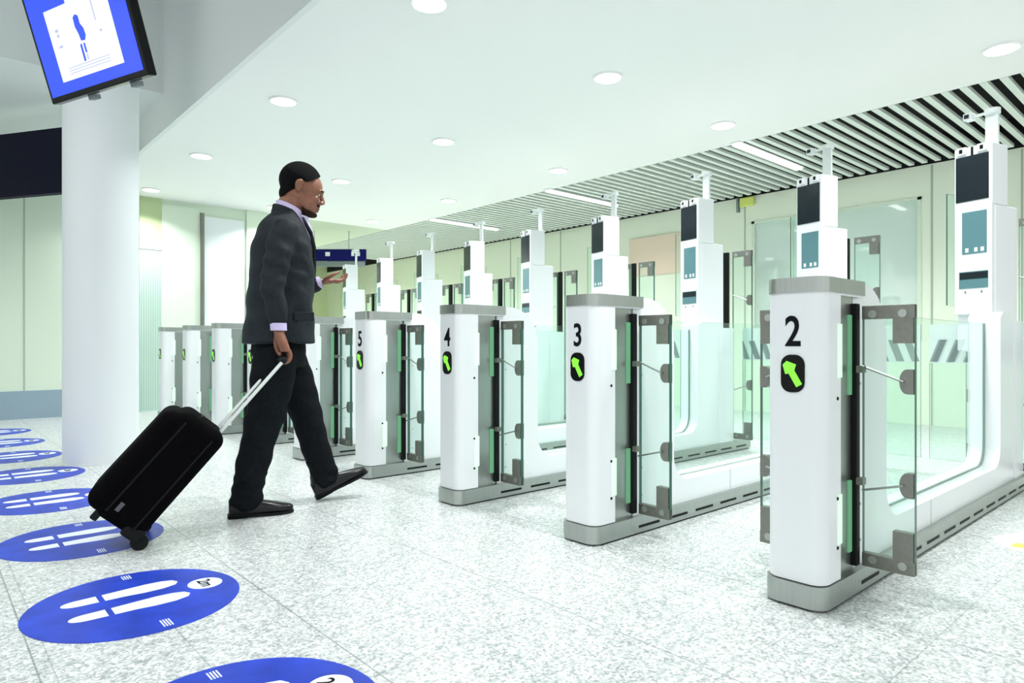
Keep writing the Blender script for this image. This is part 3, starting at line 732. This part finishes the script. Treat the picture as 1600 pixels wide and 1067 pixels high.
# collar stand, lapels, hem flap, pocket, buttons
bm = bmesh.new()
loft(bm, [((.290, 0, 1.548), .080, .085, (1, 0, -.35), Y3), ((.290, 0, 1.585), .074, .076, (1, 0, -.35), Y3), ((.292, 0, 1.604), .071, .070, (1, 0, -.35), Y3)], 28)
link('jacket_collar', remesh(bm, 'jacket_collar', .006, 2), jk, M['suit'], True)
bm = bmesh.new()
for s in (-1, 1):
    pts = [(.372, s*.060, 1.560), (.412, s*.085, 1.480), (.432, s*.075, 1.40), (.440, s*.030, 1.28), (.436, s*.006, 1.20), (.424, s*.030, 1.44)]
    vs = [bm.verts.new(p) for p in pts]; f = bm.faces.new(vs)
r = bmesh.ops.extrude_face_region(bm, geom=bm.faces[:]); bmesh.ops.translate(bm, verts=[v for v in r['geom'] if isinstance(v, bmesh.types.BMVert)], vec=(-.012, 0, 0)); link('lapel', bm, jk, M['suit'])
bm = bmesh.new(); box(bm, .30, .40, -.2165, -.200, 1.00, 1.045, bev=.003)
link('pocket_flap', bm, jk, M['suit'])
# shirt collar and cuffs
bm = bmesh.new(); loft(bm, [((.298, 0, 1.572), .068, .070, (1, 0, -.42), Y3), ((.302, 0, 1.605), .067, .067, (1, 0, -.42), Y3), ((.304, 0, 1.622), .066, .065, (1, 0, -.42), Y3)], 32)
sh = link('shirt', bm, man, M['shirt'], .8)
bm = bmesh.new(); loft(bm, [((.372, 0, 1.57), .030, .045, X3, Y3), ((.400, 0, 1.48), .030, .055, X3, Y3), ((.405, 0, 1.36), .030, .03, X3, Y3)], 20); link('shirt_front', bm, sh, M['shirt'], .8)
bm = bmesh.new(); loft(bm, [((.219, -.262, .985), .040, .040, X3, Y3), ((.221, -.263, .948), .039, .039, X3, Y3)], 24); link('shirt_cuff', bm, sh, M['shirt'], .8)
bm = bmesh.new(); loft(bm, [((.480, .203, 1.228), .037, .037, Y3, (-.3, 0, 1)), ((.503, .200, 1.238), .036, .034, Y3, (-.3, 0, 1))], 24); link('shirt_cuff', bm, sh, M['shirt'], .8)
# --- trousers
bm = bmesh.new()
loft(bm, [((.252, 0, 1.00), .125, .165, X3, Y3), ((.248, 0, .92), .135, .175, X3, Y3), ((.250, 0, .84), .140, .180, X3, Y3), ((.255, 0, .76), .125, .165, X3, Y3)], 28)
limb(bm, [(.232, -.092, .86, .112), (.212, -.092, .72, .110), (.186, -.092, .56, .100), (.158, -.092, .45, .091), (.118, -.092, .28, .082), (.088, -.092, .13, .078), (.082, -.092, .075, .079)], 22)
limb(bm, [(.268, .088, .86, .108), (.330, .092, .72, .104), (.384, .098, .56, .094), (.412, .102, .48, .088), (.462, .112, .30, .078), (.506, .120, .17, .072), (.516, .120, .115, .073)], 22)
tm = remesh(bm, 'trousers', .008, 5)
for v in tm.vertices:
    c = v.co; f = .003*math.sin(c.z*22+c.x*40)+.002*math.sin(c.z*60+c.y*30)
    if c.z < .22: f += .003*math.sin(c.z*95+c.x*30)
    v.co = c+v.normal*f
link('trousers', tm, man, M['trouser'], True)
# --- shoes
def shoe(M4):
    bm = bmesh.new()
    Q = spline([(.0, .042, .030, .040), (.030, .052, .036, .050), (.085, .050, .038, .048), (.14, .040, .038, .036), (.20, .034, .045, .029), (.255, .028, .043, .023), (.295, .024, .030, .018), (.312, .022, .014, .012)], 4)
    loft(bm, [((x, 0, z), b, h_, Y3, Z3) for x, z, b, h_ in Q], 24, 2.3)
    limb(bm, [(.045, 0, .07, .043), (.055, 0, .11, .040)], 18)
    me = remesh(bm, 'shoe', .005, 3); me.transform(M4); sh_ = link('shoe', me, man, M['shoe'], True)
    bm = bmesh.new(); O_ = [(-.006, 0), (.0, .026), (.03, .034), (.09, .030), (.14, .034), (.20, .046), (.25, .046), (.29, .034), (.314, .012)]
    pts = O_+[(a, -b) for a, b in O_[::-1] if b]
    prism(bm, pts, 'z', .002, .014); prism(bm, [(a, b) for a, b in pts if a < .10], 'z', .0, .020)
    bm.transform(M4); link('sole', bm, sh_, M['black'])
    bm = bmesh.new()
    for k in range(4):
        x = .105+k*.016; box(bm, x, x+.006, -.018, .018, .086-k*.006, .090-k*.006)
    bm.transform(M4); link('laces', bm, sh_, M['black'])
shoe(Matrix.Translation((.0, -.092, 0)) @ Matrix.Diagonal((1, 1, 1.15, 1)))
shoe(Matrix.Translation((.470, .120, .006)) @ Matrix.Rotation(math.radians(-24), 4, 'Y') @ Matrix.Diagonal((1, 1, 1.15, 1)))
tag(man, 'man in charcoal suit walking past the gates, pulling a black suitcase', 'person')

# ------------------------------------------------------------------ suitcase (local x = walking direction)
sc_ = empty('suitcase', O + HX*(-.370) + Vector((-HX.y, HX.x, 0))*(-.335), rzm)
th = math.radians(49.5)
U = Vector((math.cos(th), 0, math.sin(th))); Wd = Vector((-math.sin(th), 0, math.cos(th)))
T = Matrix(((U.x, 0, Wd.x, 0), (0, 1, 0, 0), (U.z, 0, Wd.z, .035), (0, 0, 0, 1)))   # local (u, y, w)
def SB(name, bm, m, par=sc_, sm=False):
    bm.transform(T); return link(name, bm, par, m, sm)
bm = bx(.0, .545, -.19, .19, .005, .235, bev=.05, seg=6); body_ = SB('shell', bm, M['case'], sc_, .6)
bm = bx(.010, .515, -.186, .186, .17, .288, bev=.055, seg=6); SB('front_pocket', bm, M['case'], sc_, .6)
bm = bmesh.new()
for s in (-1, 1):
    pts = [(.055, .185*s, .195), (.525, .185*s, .195)]; tube(bm, [(.04, s*.187, .190), (.500, s*.187, .190)], .005, 8)
    tube(bm, [(.04, s*.187, .055), (.500, s*.187, .055)], .005, 8)

bm.transform(T); link_split('piping', bm, body_, M['case_trim'])
bm = bmesh.new(); box(bm, -.01, .05, -.188, .188, .0, .09, bev=.012); SB('bottom_guard', bm, M['case_trim'])
for s in (-1, 1):
    bm = bmesh.new(); q = bmesh.ops.create_cone(bm, cap_ends=True, segments=24, radius1=.035, radius2=.035, depth=.024)
    m = Matrix.Translation((.0, s*.15, .0)) @ Matrix.Rotation(PI/2, 4, 'X')
    for v in q['verts']: v.co = m @ v.co
    SB('wheel', bm, M['black'])
    SB('foot', bx(-.025, .03, s*.14-.02, s*.14+.02, .19, .22, bev=.006), M['black'])
    bm = bmesh.new(); tube(bm, [(.45, s*.098+.065, .040), (.967, s*.098+.065, .040)], .0085, 12); SB('trolley_rod', bm, M['rod'])
bm = bmesh.new(); box(bm, .960, .988, -.047, .177, .025, .055, bev=.009, seg=3); SB('grip', bm, M['black'])
bm = bmesh.new(); tube(bm, [(.525, -.06, .14), (.547, -.04, .14), (.547, .04, .14), (.525, .06, .14)], .009, 8); SB('top_handle', bm, M['case_trim'])
SB('label_plate', bx(.06, .10, -.192, -.188, .150, .168), M['tag'])
tag(sc_, 'black wheeled suitcase tilted on its wheels behind the walking man', 'suitcase')
